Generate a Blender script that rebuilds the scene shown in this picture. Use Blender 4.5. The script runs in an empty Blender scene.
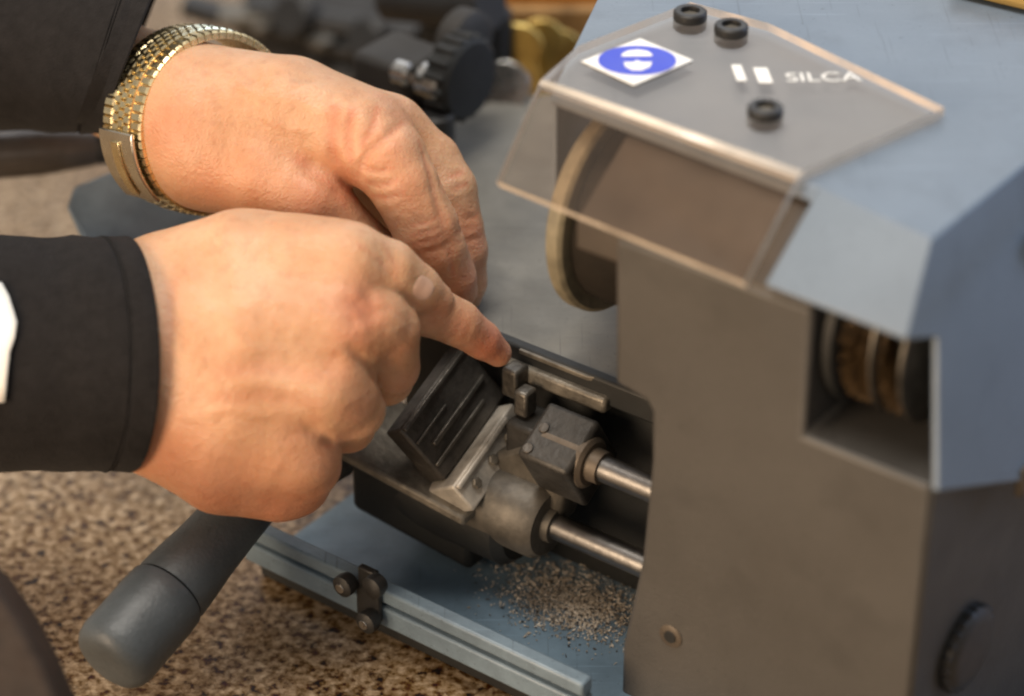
import bpy, bmesh, math, random
import numpy as np
from mathutils import Vector, noise
random.seed(7)
rng = np.random.default_rng(5)
S = 0.001                                   # everything below is in millimetres
col = bpy.context.scene.collection
scene = bpy.context.scene

# ------------------------------------------------------------------ camera frame and places in the world
F = 2600.0; pit = math.radians(32); al = math.radians(37); D = 820.0
T = np.array([0, 0, 80.0])
fw = np.array([0, math.cos(pit), -math.sin(pit)]); rt = np.array([1.0, 0, 0]); up = np.cross(rt, fw)
C = T - D * fw
A = np.array([math.cos(al), -math.sin(al), 0]); B = np.array([math.sin(al), math.cos(al), 0]); Z = np.array([0, 0, 1.0])
def ray(u, v): return fw + rt * (u - 512) / F - up * (v - 348) / F
def cs(u, v, w): return C + ray(u, v) * w
def hit(u, v, p, n):
    d = ray(u, v); return C + d * (np.dot(np.asarray(p) - C, n) / np.dot(d, n))
def uz(u, v, z): return hit(u, v, (0, 0, z), Z)
def ub(u, v, b): return hit(u, v, B * b, B)
def ua(u, v, a): return hit(u, v, A * a, A)
def wdep(X): return float(np.dot(X - C, fw))
def nrm(v): v = np.asarray(v, float); return v / np.linalg.norm(v)

# ------------------------------------------------------------------ materials
def mat(name, base, rough=0.5, metal=0.0, var=0.15, vscale=60, bump=0.1, bscale=400, spec=0.5, dark=None, coat=0.0, rvar=0.12, sheen=0.0, wear=0.0):
    m = bpy.data.materials.new(name); m.use_nodes = True
    nt = m.node_tree; N = nt.nodes; L = nt.links
    p = N['Principled BSDF']
    p.inputs['Roughness'].default_value = rough; p.inputs['Metallic'].default_value = metal
    p.inputs['Specular IOR Level'].default_value = spec
    p.inputs['Coat Weight'].default_value = coat
    if sheen: p.inputs['Sheen Weight'].default_value = sheen
    tc = N.new('ShaderNodeTexCoord')
    n1 = N.new('ShaderNodeTexNoise'); n1.inputs['Scale'].default_value = vscale; n1.inputs['Detail'].default_value = 6; n1.inputs['Roughness'].default_value = .65
    L.new(tc.outputs['Object'], n1.inputs['Vector'])
    r = N.new('ShaderNodeValToRGB')
    r.color_ramp.elements[0].position = .3; r.color_ramp.elements[1].position = .7
    d = dark if dark else tuple(c * (1 - var) for c in base)
    l = tuple(min(1, c * (1 + var)) for c in base)
    r.color_ramp.elements[0].color = (*d, 1); r.color_ramp.elements[1].color = (*l, 1)
    L.new(n1.outputs['Fac'], r.inputs['Fac']); L.new(r.outputs['Color'], p.inputs['Base Color'])
    if wear:
        prev = r.outputs['Color']
        for k, (sc3, lo_, hi_, cc) in enumerate([((700, 700, 700), .66, .72, tuple(c * .45 for c in base)), ((22, 1300, 1300), .64, .70, tuple(min(1, c * 1.45) for c in base)), ((1100, 26, 1100), .66, .70, tuple(c * .6 for c in base)), ((60, 60, 60), .55, .75, tuple(c * .74 for c in base))]):
            mp = N.new('ShaderNodeMapping'); mp.inputs['Scale'].default_value = sc3; mp.inputs['Rotation'].default_value = (.3 * k, .2, .64)
            mp.inputs['Location'].default_value = (k * 3.1, k, 0)
            L.new(tc.outputs['Object'], mp.inputs['Vector'])
            nz = N.new('ShaderNodeTexNoise'); nz.inputs['Scale'].default_value = 1; nz.inputs['Detail'].default_value = 3; L.new(mp.outputs['Vector'], nz.inputs['Vector'])
            rm = N.new('ShaderNodeMapRange'); rm.inputs['From Min'].default_value = lo_; rm.inputs['From Max'].default_value = hi_; rm.inputs['To Max'].default_value = wear
            L.new(nz.outputs['Fac'], rm.inputs['Value'])
            mx = N.new('ShaderNodeMix'); mx.data_type = 'RGBA'; mx.inputs[7].default_value = (*cc, 1)
            L.new(rm.outputs['Result'], mx.inputs[0]); L.new(prev, mx.inputs[6]); prev = mx.outputs[2]
        L.new(prev, p.inputs['Base Color'])
    mr = N.new('ShaderNodeMapRange'); mr.inputs['To Min'].default_value = max(.03, rough - rvar); mr.inputs['To Max'].default_value = min(1, rough + rvar)
    n3 = N.new('ShaderNodeTexNoise'); n3.inputs['Scale'].default_value = vscale * 2.3; n3.inputs['Detail'].default_value = 5
    L.new(tc.outputs['Object'], n3.inputs['Vector']); L.new(n3.outputs['Fac'], mr.inputs['Value']); L.new(mr.outputs['Result'], p.inputs['Roughness'])
    if bump:
        n2 = N.new('ShaderNodeTexNoise'); n2.inputs['Scale'].default_value = bscale; n2.inputs['Detail'].default_value = 4
        L.new(tc.outputs['Object'], n2.inputs['Vector'])
        b = N.new('ShaderNodeBump'); b.inputs['Strength'].default_value = bump; b.inputs['Distance'].default_value = .001
        L.new(n2.outputs['Fac'], b.inputs['Height']); L.new(b.outputs['Normal'], p.inputs['Normal'])
    return m

M = {}
M['blue'] = mat('blue_grey_paint', (.155, .200, .258), .44, var=.07, vscale=25, bump=.10, bscale=900, wear=.5)
M['grey'] = mat('warm_grey_paint', (.066, .062, .057), .5, var=.14, vscale=18, bump=.15, bscale=900, wear=.55)
M['bed'] = mat('dusty_grey_steel', (.145, .138, .118), .55, var=.28, vscale=40, bump=.12, bscale=500, wear=.7)
M['base'] = mat('blue_grey_base_paint', (.12, .18, .235), .42, var=.25, vscale=45, bump=.12, bscale=700, wear=.7)
M['rail'] = mat('blue_grey_rail_paint', (.145, .20, .25), .42, var=.22, vscale=50, bump=.12, bscale=700, wear=.7)
M['endshade'] = mat('shaded_grey_paint', (.045, .042, .038), .5, var=.2, vscale=30, bump=.12, bscale=900, wear=.5)  # the housing grey darkened to carry the shade of its right end
M['black'] = mat('black_plastic', (.018, .018, .018), .45, var=.3, bump=.1)
M['cavity'] = mat('black_steel_and_shade', (.010, .011, .011), .6, var=.4, bump=.1)  # black steel parts, and solid pieces that stand in for shade
M['steel'] = mat('dark_worn_steel', (.13, .12, .105), .45, metal=.75, var=.45, vscale=160, bump=.35, bscale=500)
M['jaw'] = mat('blackened_steel', (.075, .068, .06), .5, metal=.55, var=.4, vscale=140, bump=.4, bscale=450)
M['cast'] = mat('grimy_cast_metal', (.155, .14, .115), .5, metal=.4, var=.45, vscale=120, bump=.4, bscale=420)
M['grime'] = mat('grimy_grey_casting', (.095, .085, .07), .5, metal=.25, var=.4, vscale=110, bump=.15, bscale=500)
M['dark'] = mat('oily_dark_casting', (.035, .033, .03), .5, metal=.3, var=.4, vscale=140, bump=.25, bscale=450)
M['pale'] = mat('pale_worn_steel', (.46, .43, .38), .5, metal=.4, var=.35, vscale=120, bump=.3, bscale=420)
M['rod'] = mat('grey_ground_steel', (.21, .205, .20), .38, metal=1, var=.15, vscale=150, bump=.08)
M['chrome'] = mat('bright_steel', (.50, .49, .47), .28, metal=1, var=.2, vscale=150, bump=.12)
M['cream'] = mat('cream_paint', (.21, .185, .125), .6, var=.45, vscale=90, bump=.1)
M['brown'] = mat('grimy_brown_steel', (.10, .08, .06), .5, metal=.3, var=.3, vscale=60, bump=.15)
M['gold'] = mat('gold_plated_steel', (.84, .70, .42), .28, metal=1, var=.15, vscale=300, bump=.1)
M['silver'] = mat('brushed_silver', (.72, .68, .58), .25, metal=1, var=.1, bump=.05)
M['brass'] = mat('brass', (.90, .60, .20), .42, metal=1, var=.3, vscale=120, bump=.1)
M['bristle'] = mat('brass_wire_bristles', (.13, .08, .036), .5, metal=.4, var=.5, vscale=300, bump=.2)
M['orange'] = mat('orange_cardboard', (.55, .20, .025), .6, var=.15, bump=.1)
M['yellow'] = mat('yellow_plastic', (.42, .27, .07), .5, var=.1, bump=.1)
M['grip'] = mat('dark_grey_rubber', (.060, .070, .077), .47, var=.22, vscale=60, bump=.2, bscale=900, wear=.6)
M['darkgrey'] = mat('dark_grey_enamel', (.026, .024, .022), .7, var=.35, vscale=30, bump=.1)
M['leather'] = mat('dark_brown_leather', (.022, .013, .009), .75, var=.6, vscale=60, bump=.4, bscale=300)
M['cloth'] = mat('black_cotton', (.010, .009, .0095), .85, var=.3, vscale=250, bump=.5, bscale=1500, spec=.2, sheen=.03)
M['white'] = mat('white_vinyl', (.85, .84, .80), .4, var=.03, bump=.03)
M['signblue'] = mat('blue_ink', (.03, .06, .55), .4, var=.1, bump=.03)
M['whitecloth'] = mat('white_reflective_print', (.80, .80, .76), .5, var=.08, bump=.2)
M['nail'] = mat('fingernail', (.66, .42, .31), .36, var=.06, bump=.05)

def granite():
    m = bpy.data.materials.new('speckled_granite'); m.use_nodes = True
    nt = m.node_tree; N = nt.nodes; L = nt.links; p = N['Principled BSDF']
    p.inputs['Roughness'].default_value = .45
    tc = N.new('ShaderNodeTexCoord')
    def vor(scale, stops, seed):
        mp = N.new('ShaderNodeMapping'); mp.inputs['Location'].default_value = (seed, seed * .7, 0)
        L.new(tc.outputs['Object'], mp.inputs['Vector'])
        nz = N.new('ShaderNodeTexNoise'); nz.inputs['Scale'].default_value = scale * .9; nz.inputs['Detail'].default_value = 3
        L.new(mp.outputs['Vector'], nz.inputs['Vector'])
        ad = N.new('ShaderNodeVectorMath'); ad.operation = 'MULTIPLY_ADD'
        ad.inputs[1].default_value = (.55 / scale,) * 3
        L.new(nz.outputs['Color'], ad.inputs[0]); L.new(mp.outputs['Vector'], ad.inputs[2])
        v = N.new('ShaderNodeTexVoronoi'); v.inputs['Scale'].default_value = scale
        L.new(ad.outputs['Vector'], v.inputs['Vector'])
        sp = N.new('ShaderNodeSeparateColor'); L.new(v.outputs['Color'], sp.inputs['Color'])
        r = N.new('ShaderNodeValToRGB'); r.color_ramp.interpolation = 'LINEAR'
        e = r.color_ramp.elements
        e[0].position = stops[0][0]; e[0].color = (*stops[0][1], 1)
        e[1].position = stops[1][0]; e[1].color = (*stops[1][1], 1)
        for q, c in stops[2:]:
            k = e.new(q); k.color = (*c, 1)
        L.new(sp.outputs['Red'], r.inputs['Fac'])
        return r
    a = vor(360, [(0, (.012, .008, .005)), (.16, (.04, .024, .013)), (.28, (.15, .10, .058)), (.55, (.25, .185, .115)), (.82, (.34, .26, .175)), (1, (.58, .48, .36))], 3.1)
    b = vor(700, [(0, (.02, .013, .008)), (.35, (.16, .11, .07)), (.7, (.26, .19, .125)), (1, (.44, .36, .27))], 9.7)
    mx = N.new('ShaderNodeMix'); mx.data_type = 'RGBA'; mx.inputs[0].default_value = .3
    L.new(a.outputs['Color'], mx.inputs[6]); L.new(b.outputs['Color'], mx.inputs[7])
    g = N.new('ShaderNodeTexNoise'); g.inputs['Scale'].default_value = 330; g.inputs['Detail'].default_value = 4; g.inputs['Roughness'].default_value = .6
    L.new(tc.outputs['Object'], g.inputs['Vector'])
    gr = N.new('ShaderNodeValToRGB'); ge = gr.color_ramp.elements
    ge[0].position = .37; ge[0].color = (.03, .018, .01, 1); ge[1].position = .67; ge[1].color = (.66, .56, .43, 1)
    for q, c in [(.43, (.11, .08, .055)), (.49, (.27, .21, .15)), (.57, (.39, .32, .24))]:
        k = ge.new(q); k.color = (*c, 1)
    L.new(g.outputs['Fac'], gr.inputs['Fac'])
    m0 = N.new('ShaderNodeMix'); m0.data_type = 'RGBA'; m0.inputs[0].default_value = .55
    L.new(mx.outputs[2], m0.inputs[6]); L.new(gr.outputs['Color'], m0.inputs[7]); mx = m0
    n = N.new('ShaderNodeTexNoise'); n.inputs['Scale'].default_value = 22; n.inputs['Detail'].default_value = 5
    L.new(tc.outputs['Object'], n.inputs['Vector'])
    rr = N.new('ShaderNodeValToRGB'); rr.color_ramp.elements[0].position = .35; rr.color_ramp.elements[0].color = (.75, .70, .66, 1)
    rr.color_ramp.elements[1].position = .65; rr.color_ramp.elements[1].color = (1, 1, 1, 1)
    L.new(n.outputs['Fac'], rr.inputs['Fac'])
    m2 = N.new('ShaderNodeMix'); m2.data_type = 'RGBA'; m2.blend_type = 'MULTIPLY'; m2.inputs[0].default_value = .8
    L.new(mx.outputs[2], m2.inputs[6]); L.new(rr.outputs['Color'], m2.inputs[7])
    bc_ = N.new('ShaderNodeBrightContrast'); bc_.inputs['Contrast'].default_value = .16; bc_.inputs['Bright'].default_value = .012
    L.new(m2.outputs[2], bc_.inputs['Color']); L.new(bc_.outputs['Color'], p.inputs['Base Color'])
    bp = N.new('ShaderNodeBump'); bp.inputs['Strength'].default_value = .15; bp.inputs['Distance'].default_value = .0005
    L.new(mx.outputs[2], bp.inputs['Height']); L.new(bp.outputs['Normal'], p.inputs['Normal'])
    return m
M['granite'] = granite()

def skin():
    m = bpy.data.materials.new('skin'); m.use_nodes = True
    nt = m.node_tree; N = nt.nodes; L = nt.links; p = N['Principled BSDF']
    p.inputs['Roughness'].default_value = .48
    p.inputs['Specular IOR Level'].default_value = .4
    p.inputs['Subsurface Weight'].default_value = .6
    p.inputs['Subsurface Radius'].default_value = (.0032, .0014, .0008)
    p.inputs['Subsurface Scale'].default_value = 1.0
    tc = N.new('ShaderNodeTexCoord')
    n1 = N.new('ShaderNodeTexNoise'); n1.inputs['Scale'].default_value = 45; n1.inputs['Detail'].default_value = 7; n1.inputs['Roughness'].default_value = .6
    L.new(tc.outputs['Object'], n1.inputs['Vector'])
    r = N.new('ShaderNodeValToRGB')
    r.color_ramp.elements[0].position = .32; r.color_ramp.elements[0].color = (.525, .28, .15, 1)
    r.color_ramp.elements[1].position = .68; r.color_ramp.elements[1].color = (.635, .40, .255, 1)
    L.new(n1.outputs['Fac'], r.inputs['Fac'])
    at = N.new('ShaderNodeAttribute'); at.attribute_name = 'flush_and_light'  # skin redness plus bounce and crease shade painted into the colour
    mx = N.new('ShaderNodeMix'); mx.data_type = 'RGBA'
    L.new(at.outputs['Fac'], mx.inputs[0]); L.new(r.outputs['Color'], mx.inputs[6]); mx.inputs[7].default_value = (.53, .18, .10, 1)
    # small freckles
    vo = N.new('ShaderNodeTexNoise'); vo.inputs['Scale'].default_value = 260; vo.inputs['Detail'].default_value = 3
    L.new(tc.outputs['Object'], vo.inputs['Vector'])
    r2 = N.new('ShaderNodeValToRGB'); r2.color_ramp.elements[0].position = .30; r2.color_ramp.elements[0].color = (.80, .72, .68, 1)
    r2.color_ramp.elements[1].position = .48; r2.color_ramp.elements[1].color = (1, 1, 1, 1)
    L.new(vo.outputs['Fac'], r2.inputs['Fac'])
    m2 = N.new('ShaderNodeMix'); m2.data_type = 'RGBA'; m2.blend_type = 'MULTIPLY'; m2.inputs[0].default_value = .4
    L.new(mx.outputs[2], m2.inputs[6]); L.new(r2.outputs['Color'], m2.inputs[7])
    L.new(m2.outputs[2], p.inputs['Base Color'])
    # pores and fine creases
    v = N.new('ShaderNodeTexVoronoi'); v.inputs['Scale'].default_value = 700; v.feature = 'DISTANCE_TO_EDGE'
    nn = N.new('ShaderNodeTexNoise'); nn.inputs['Scale'].default_value = 350; nn.inputs['Detail'].default_value = 5
    L.new(tc.outputs['Object'], v.inputs['Vector']); L.new(tc.outputs['Object'], nn.inputs['Vector'])
    ad = N.new('ShaderNodeMath'); ad.operation = 'MULTIPLY_ADD'; ad.inputs[1].default_value = .5
    L.new(v.outputs['Distance'], ad.inputs[0]); L.new(nn.outputs['Fac'], ad.inputs[2])
    b = N.new('ShaderNodeBump'); b.inputs['Strength'].default_value = .45; b.inputs['Distance'].default_value = .0010
    L.new(ad.outputs['Value'], b.inputs['Height']); L.new(b.outputs['Normal'], p.inputs['Normal'])
    return m
M['skin'] = skin()

def plastic(name, tint, haze, hazecol, rough=.08):
    """clear smoked plastic sheet: tinted transparency, a little dust, a glossy face"""
    m = bpy.data.materials.new(name); m.use_nodes = True
    nt = m.node_tree; N = nt.nodes; L = nt.links
    out = N['Material Output']; N.remove(N['Principled BSDF'])
    t = N.new('ShaderNodeBsdfTransparent'); t.inputs['Color'].default_value = (*tint, 1)
    d = N.new('ShaderNodeBsdfDiffuse'); d.inputs['Color'].default_value = (*hazecol, 1)
    g = N.new('ShaderNodeBsdfGlossy'); g.inputs['Roughness'].default_value = rough; g.inputs['Color'].default_value = (1, 1, 1, 1)
    tc = N.new('ShaderNodeTexCoord'); n = N.new('ShaderNodeTexNoise'); n.inputs['Scale'].default_value = 70; n.inputs['Detail'].default_value = 7
    L.new(tc.outputs['Object'], n.inputs['Vector'])
    mr = N.new('ShaderNodeMapRange'); mr.inputs['From Min'].default_value = .3; mr.inputs['From Max'].default_value = .7
    mr.inputs['To Min'].default_value = haze * .7; mr.inputs['To Max'].default_value = haze * 1.3
    L.new(n.outputs['Fac'], mr.inputs['Value'])
    m1 = N.new('ShaderNodeMixShader'); L.new(mr.outputs['Result'], m1.inputs[0]); L.new(t.outputs[0], m1.inputs[1]); L.new(d.outputs[0], m1.inputs[2])
    fr = N.new('ShaderNodeFresnel'); fr.inputs['IOR'].default_value = 1.5
    ge = N.new('ShaderNodeNewGeometry'); mu = N.new('ShaderNodeMath'); mu.operation = 'MULTIPLY'; iv = N.new('ShaderNodeMath'); iv.operation = 'SUBTRACT'; iv.inputs[0].default_value = 1
    L.new(ge.outputs['Backfacing'], iv.inputs[1]); L.new(iv.outputs[0], mu.inputs[0]); L.new(fr.outputs[0], mu.inputs[1])
    m2 = N.new('ShaderNodeMixShader'); L.new(mu.outputs[0], m2.inputs[0]); L.new(m1.outputs[0], m2.inputs[1]); L.new(g.outputs[0], m2.inputs[2])
    L.new(m2.outputs[0], out.inputs['Surface'])
    return m
M['guard'] = plastic('smoked_clear_plastic', (.955, .90, .845), .035, (.36, .29, .23))
M['edge_glint'] = plastic('plastic_edge_highlight', (.9, .86, .80), .85, (.74, .66, .56), .25)  # pale colour paints the bright line along the edges and bend

# ------------------------------------------------------------------ objects
def thing(name, label, cat, loc=(0, 0, 0), group=None, kind=None):
    o = bpy.data.objects.new(name, None); col.objects.link(o)
    o.empty_display_size = .02
    o.location = tuple(np.asarray(loc) * S); o['label'] = label; o['category'] = cat
    o['_base'] = [float(x) for x in loc]
    if group: o['group'] = group
    if kind: o['kind'] = kind
    return o
def base_of(o):
    while o.parent is not None: o = o.parent
    return np.array(o.get('_base', [0, 0, 0]))
def tag(o, label, cat, group=None, kind=None):
    o['label'] = label; o['category'] = cat
    if group: o['group'] = group
    if kind: o['kind'] = kind
    return o

class MB:
    def __init__(s): s.v = []; s.f = []; s.m = []
    def add(s, vs, fs, mi=0):
        k = len(s.v); s.v += [np.asarray(x, float) for x in vs]
        s.f += [[i + k for i in f] for f in fs]; s.m += [mi] * len(fs)
        return s
    def box(s, o, x, y, z, mi=0):
        """o = corner, x y z edge vectors"""
        o, x, y, z = map(np.asarray, (o, x, y, z))
        vs = [o, o + x, o + x + y, o + y, o + z, o + x + z, o + x + y + z, o + y + z]
        return s.add(vs, [[0, 3, 2, 1], [4, 5, 6, 7], [0, 1, 5, 4], [1, 2, 6, 5], [2, 3, 7, 6], [3, 0, 4, 7]], mi)
    def prism(s, poly, ext, mi=0):
        n = len(poly); poly = [np.asarray(p) for p in poly]
        vs = poly + [p + np.asarray(ext) for p in poly]
        return s.add(vs, [list(range(n))[::-1], list(range(n, 2 * n))] + [[i, (i + 1) % n, (i + 1) % n + n, i + n] for i in range(n)], mi)
    def lathe(s, o, axis, prof, seg=40, mi=0, ref=None, sq=1.0):
        """prof: list of (distance along the axis, radius)"""
        o = np.asarray(o); ax = nrm(axis)
        e1 = nrm(np.cross(ax, ref if ref is not None else (Z if abs(ax[2]) < .9 else np.array([1., 0, 0])))); e2 = np.cross(ax, e1)
        vs = []; fs = []; n = len(prof)
        for t, r in prof:
            for k in range(seg):
                a = 2 * math.pi * k / seg
                vs.append(o + ax * t + (e1 * math.cos(a) + e2 * math.sin(a) * sq) * r)
        for i in range(n - 1):
            for k in range(seg):
                k2 = (k + 1) % seg
                fs.append([i * seg + k, i * seg + k2, (i + 1) * seg + k2, (i + 1) * seg + k])
        fs.append([k for k in range(seg)][::-1]); fs.append([(n - 1) * seg + k for k in range(seg)])
        return s.add(vs, fs, mi)
    def cyl(s, o, axis, L, r, c=.6, seg=36, mi=0):
        c = min(c, r * .45, L * .45)
        return s.lathe(o, axis, [(0, r - c), (c, r), (L - c, r), (L, r - c)], seg, mi)
    def build(s, name, mats, parent=None, bevel=0, smooth=True, seg=2, solid=0, recalc=True):
        me = bpy.data.meshes.new(name)
        b = base_of(parent) if parent is not None else np.zeros(3)
        cen = np.zeros(3)
        if parent is None:
            cen = np.mean(s.v, axis=0); cen[2] = min(p[2] for p in s.v)
        me.from_pydata([tuple((p - b - cen) * S) for p in s.v], [], s.f)
        mats = mats if isinstance(mats, (list, tuple)) else [mats]
        for m in mats: me.materials.append(m)
        for p, mi in zip(me.polygons, s.m): p.material_index = mi; p.use_smooth = smooth
        me.update()
        if recalc:
            bm = bmesh.new(); bm.from_mesh(me); bmesh.ops.recalc_face_normals(bm, faces=bm.faces); bm.to_mesh(me); bm.free()
        o = bpy.data.objects.new(name, me); col.objects.link(o)
        if parent is not None: o.parent = parent
        else: o.location = tuple(cen * S)
        if solid:
            md = o.modifiers.new('thick', 'SOLIDIFY'); md.thickness = solid * S; md.offset = 0
        if bevel:
            md = o.modifiers.new('bevel', 'BEVEL'); md.width = bevel * S; md.segments = seg; md.limit_method = 'ANGLE'; md.angle_limit = math.radians(35)
            md.harden_normals = False
        if smooth:
            me.set_sharp_from_angle(angle=math.radians(38)) if not bevel else me.set_sharp_from_angle(angle=math.radians(60))
        return o

# ------------------------------------------------------------------ signed-distance modelling of hands (one continuous skin)
def seg_d(P, a, b, ra, rb):
    ab = b - a; t = np.clip(((P - a) @ ab) / (ab @ ab), 0, 1)
    return np.linalg.norm(P - (a + t[:, None] * ab), axis=1) - (ra + t * (rb - ra))
def smin(a, b, k):
    h = np.clip(.5 + .5 * (b - a) / k, 0, 1)
    return b + (a - b) * h - k * h * (1 - h)
class Hand:
    def __init__(s, palm, fingers, kp, kf, kj):
        w = lambda n: (cs(n[0], n[1], n[2]), n[3])
        s.palm = [[w(n) for n in c] for c in palm]; s.fingers = [[w(n) for n in c] for c in fingers]
        s.kp, s.kf, s.kj = kp, kf, kj
        s.marks = []
    def chain(s, P, c):
        d = None
        for (a, ra), (b, rb) in zip(c[:-1], c[1:]):
            e = seg_d(P, a, b, ra, rb)
            d = e if d is None else smin(d, e, 1.2)
        return d
    def raw(s, P):
        d = None
        for c in s.palm:
            e = s.chain(P, c); d = e if d is None else smin(d, e, s.kp)
        f = None
        for c in s.fingers:
            e = s.chain(P, c); f = e if f is None else smin(f, e, s.kf)
        return smin(d, f, s.kj)
    def trace(s, u, v):
        r = nrm(ray(u, v)); t = 560.0
        for _ in range(60):
            d = s.raw((C + r * t)[None])[0]
            if d < .05: break
            t += d * .8
            if t > 1000: return None
        return C + r * t
    def mark(s, pts, amp, sig):
        """a crease (amp > 0) or ridge (amp < 0) along a line over the skin"""
        q = [s.trace(*p) for p in pts]
        q = [x for x in q if x is not None]
        if len(q) > 1: s.marks.append((q, amp, sig))
    def sdf(s, P):
        d = s.raw(P)
        near = np.abs(d) < 6
        if near.any():
            Q = P[near]; e = np.zeros(len(Q))
            for q, amp, sig in s.marks:
                m = np.full(len(Q), 1e9); n = len(q) - 1
                prof = np.zeros(len(Q))
                for i in range(n):
                    a, b = q[i], q[i + 1]; ab = b - a
                    t = np.clip(((Q - a) @ ab) / max(ab @ ab, 1e-6), 0, 1)
                    dd = np.linalg.norm(Q - (a + t[:, None] * ab), axis=1)
                    g = (i + t) / n; env = np.clip(np.minimum(g, 1 - g) * 4 + .15, 0, 1)
                    prof = np.maximum(prof, env * np.exp(-(dd / sig) ** 2))
                e += amp * prof
            d[near] += e
        return d
    def mesh(s, res):
        pts = [p for c in s.palm + s.fingers for p in c]
        lo = np.min([p - r for p, r in pts], axis=0) - 3; hi = np.max([p + r for p, r in pts], axis=0) + 3
        n = np.ceil((hi - lo) / res).astype(int) + 1
        ax = [lo[i] + np.arange(n[i]) * res for i in range(3)]
        G = np.empty(n, np.float32)
        for i in range(n[0]):
            Y, ZZ = np.meshgrid(ax[1], ax[2], indexing='ij')
            P = np.stack([np.full(Y.size, ax[0][i]), Y.ravel(), ZZ.ravel()], 1)
            G[i] = s.sdf(P).reshape(n[1], n[2])
        ins = G < 0
        # surface nets
        acc = np.zeros((n[0] - 1, n[1] - 1, n[2] - 1, 3), np.float32); cnt = np.zeros(acc.shape[:3], np.float32)
        c8 = [(i, j, k) for i in (0, 1) for j in (0, 1) for k in (0, 1)]
        sl = lambda o: tuple(slice(o[q], n[q] - 1 + o[q]) for q in range(3))
        for a in c8:
            for q in range(3):
                if a[q] == 0:
                    b = list(a); b[q] = 1
                    ga, gb = G[sl(a)], G[sl(tuple(b))]
                    x = (ga < 0) != (gb < 0)
                    t = np.where(x, ga / np.where(x, ga - gb, 1), 0)
                    for k in range(3):
                        acc[..., k] += np.where(x, a[k] + (t if k == q else 0), 0)
                    cnt += x
        act = cnt > 0
        idx = -np.ones(cnt.shape, int); idx[act] = np.arange(act.sum())
        ijk = np.argwhere(act)
        V = lo + (ijk + acc[act] / cnt[act][:, None]) * res
        Fs = []
        for q in range(3):
            o = [0, 0, 0]; o[q] = 1
            a = ins[:n[0] - o[0], :n[1] - o[1], :n[2] - o[2]]; b = ins[o[0]:, o[1]:, o[2]:]
            e = np.argwhere(a != b); sg = a[tuple(e.T)]
            q1, q2 = (q + 1) % 3, (q + 2) % 3
            ok = (e[:, q1] > 0) & (e[:, q2] > 0) & (e[:, q1] < n[q1] - 1) & (e[:, q2] < n[q2] - 1); e = e[ok]; sg = sg[ok]
            def at(d1, d2):
                f = e.copy(); f[:, q1] += d1; f[:, q2] += d2; return idx[tuple(f.T)]
            Q = np.stack([at(-1, -1), at(0, -1), at(0, 0), at(-1, 0)], 1)
            Q[~sg] = Q[~sg][:, ::-1]
            Fs.append(Q)
        Fq = np.concatenate(Fs); Fq = Fq[(Fq >= 0).all(1)]
        return V, Fq

def flush_and_bounce(V, spots):
    f = np.zeros(len(V))
    for p, r, a in spots:
        if p is None: continue
        f = np.maximum(f, a * np.exp(-(np.linalg.norm(V - p, axis=1) / r) ** 2))
    return f

# lower (right) hand: back of the hand to the camera, thumb laid on the index finger, the other fingers curled in
WL = 765
rh = Hand(
    palm=[
        [(20, 335, WL + 10, 21), (132, 306, WL + 8, 18.0), (165, 299, WL + 6, 18.8), (240, 266, WL + 2, 16.5), (330, 268, WL - 2, 14.0)],
        [(20, 365, WL + 10, 21), (135, 345, WL + 4, 19), (170, 342, WL, 20), (250, 328, WL - 6, 17), (342, 322, WL - 9, 13.5)],
        [(145, 372, WL + 4, 19), (245, 385, WL - 6, 17), (326, 386, WL - 9, 13.0)],
        [(20, 385, WL + 10, 21), (130, 400, WL + 8, 17.5), (165, 406, WL + 6, 17.5), (225, 432, WL + 1, 16.5), (292, 446, WL + 0, 14)],
        [(150, 410, WL + 14, 17), (225, 458, WL + 14, 17), (278, 474, WL + 16, 14.5)],
        [(170, 340, WL + 24, 18), (250, 370, WL + 26, 20), (320, 390, WL + 22, 14)],
        [(180, 300, WL + 14, 18), (270, 275, WL + 12, 16), (330, 300, WL + 10, 15)],
    ],
    fingers=[
        [(300, 262, WL - 2, 13), (352, 262, WL - 6, 11.2), (388, 271, WL - 2, 9.2), (416, 289, WL + 4, 7.6), (434, 301, WL + 9, 6.0)],            # thumb
        [(335, 305, WL - 2, 12.0), (388, 305, WL + 8, 9.0), (425, 308, WL + 12, 8.2), (458, 323, WL + 18, 7.0), (482, 340, WL + 25, 5.8), (498, 353, WL + 30, 4.3)],   # index
        [(338, 328, WL - 9, 12), (376, 322, WL - 6, 10.2), (388, 330, WL - 2, 9.4), (390, 366, WL + 10, 8.8), (386, 378, WL + 16, 8.2), (352, 388, WL + 30, 7.5)],
        [(320, 386, WL - 9, 12), (346, 396, WL - 5, 9.8), (354, 408, WL, 9.2), (348, 425, WL + 13, 8.2), (324, 424, WL + 30, 7.4)],
        [(286, 444, WL - 1, 12.5), (306, 455, WL + 0, 9.2), (311, 467, WL + 6, 8.4), (302, 484, WL + 18, 7.8), (286, 480, WL + 30, 6.6)],
    ], kp=10, kf=.9, kj=4.5)
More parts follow.
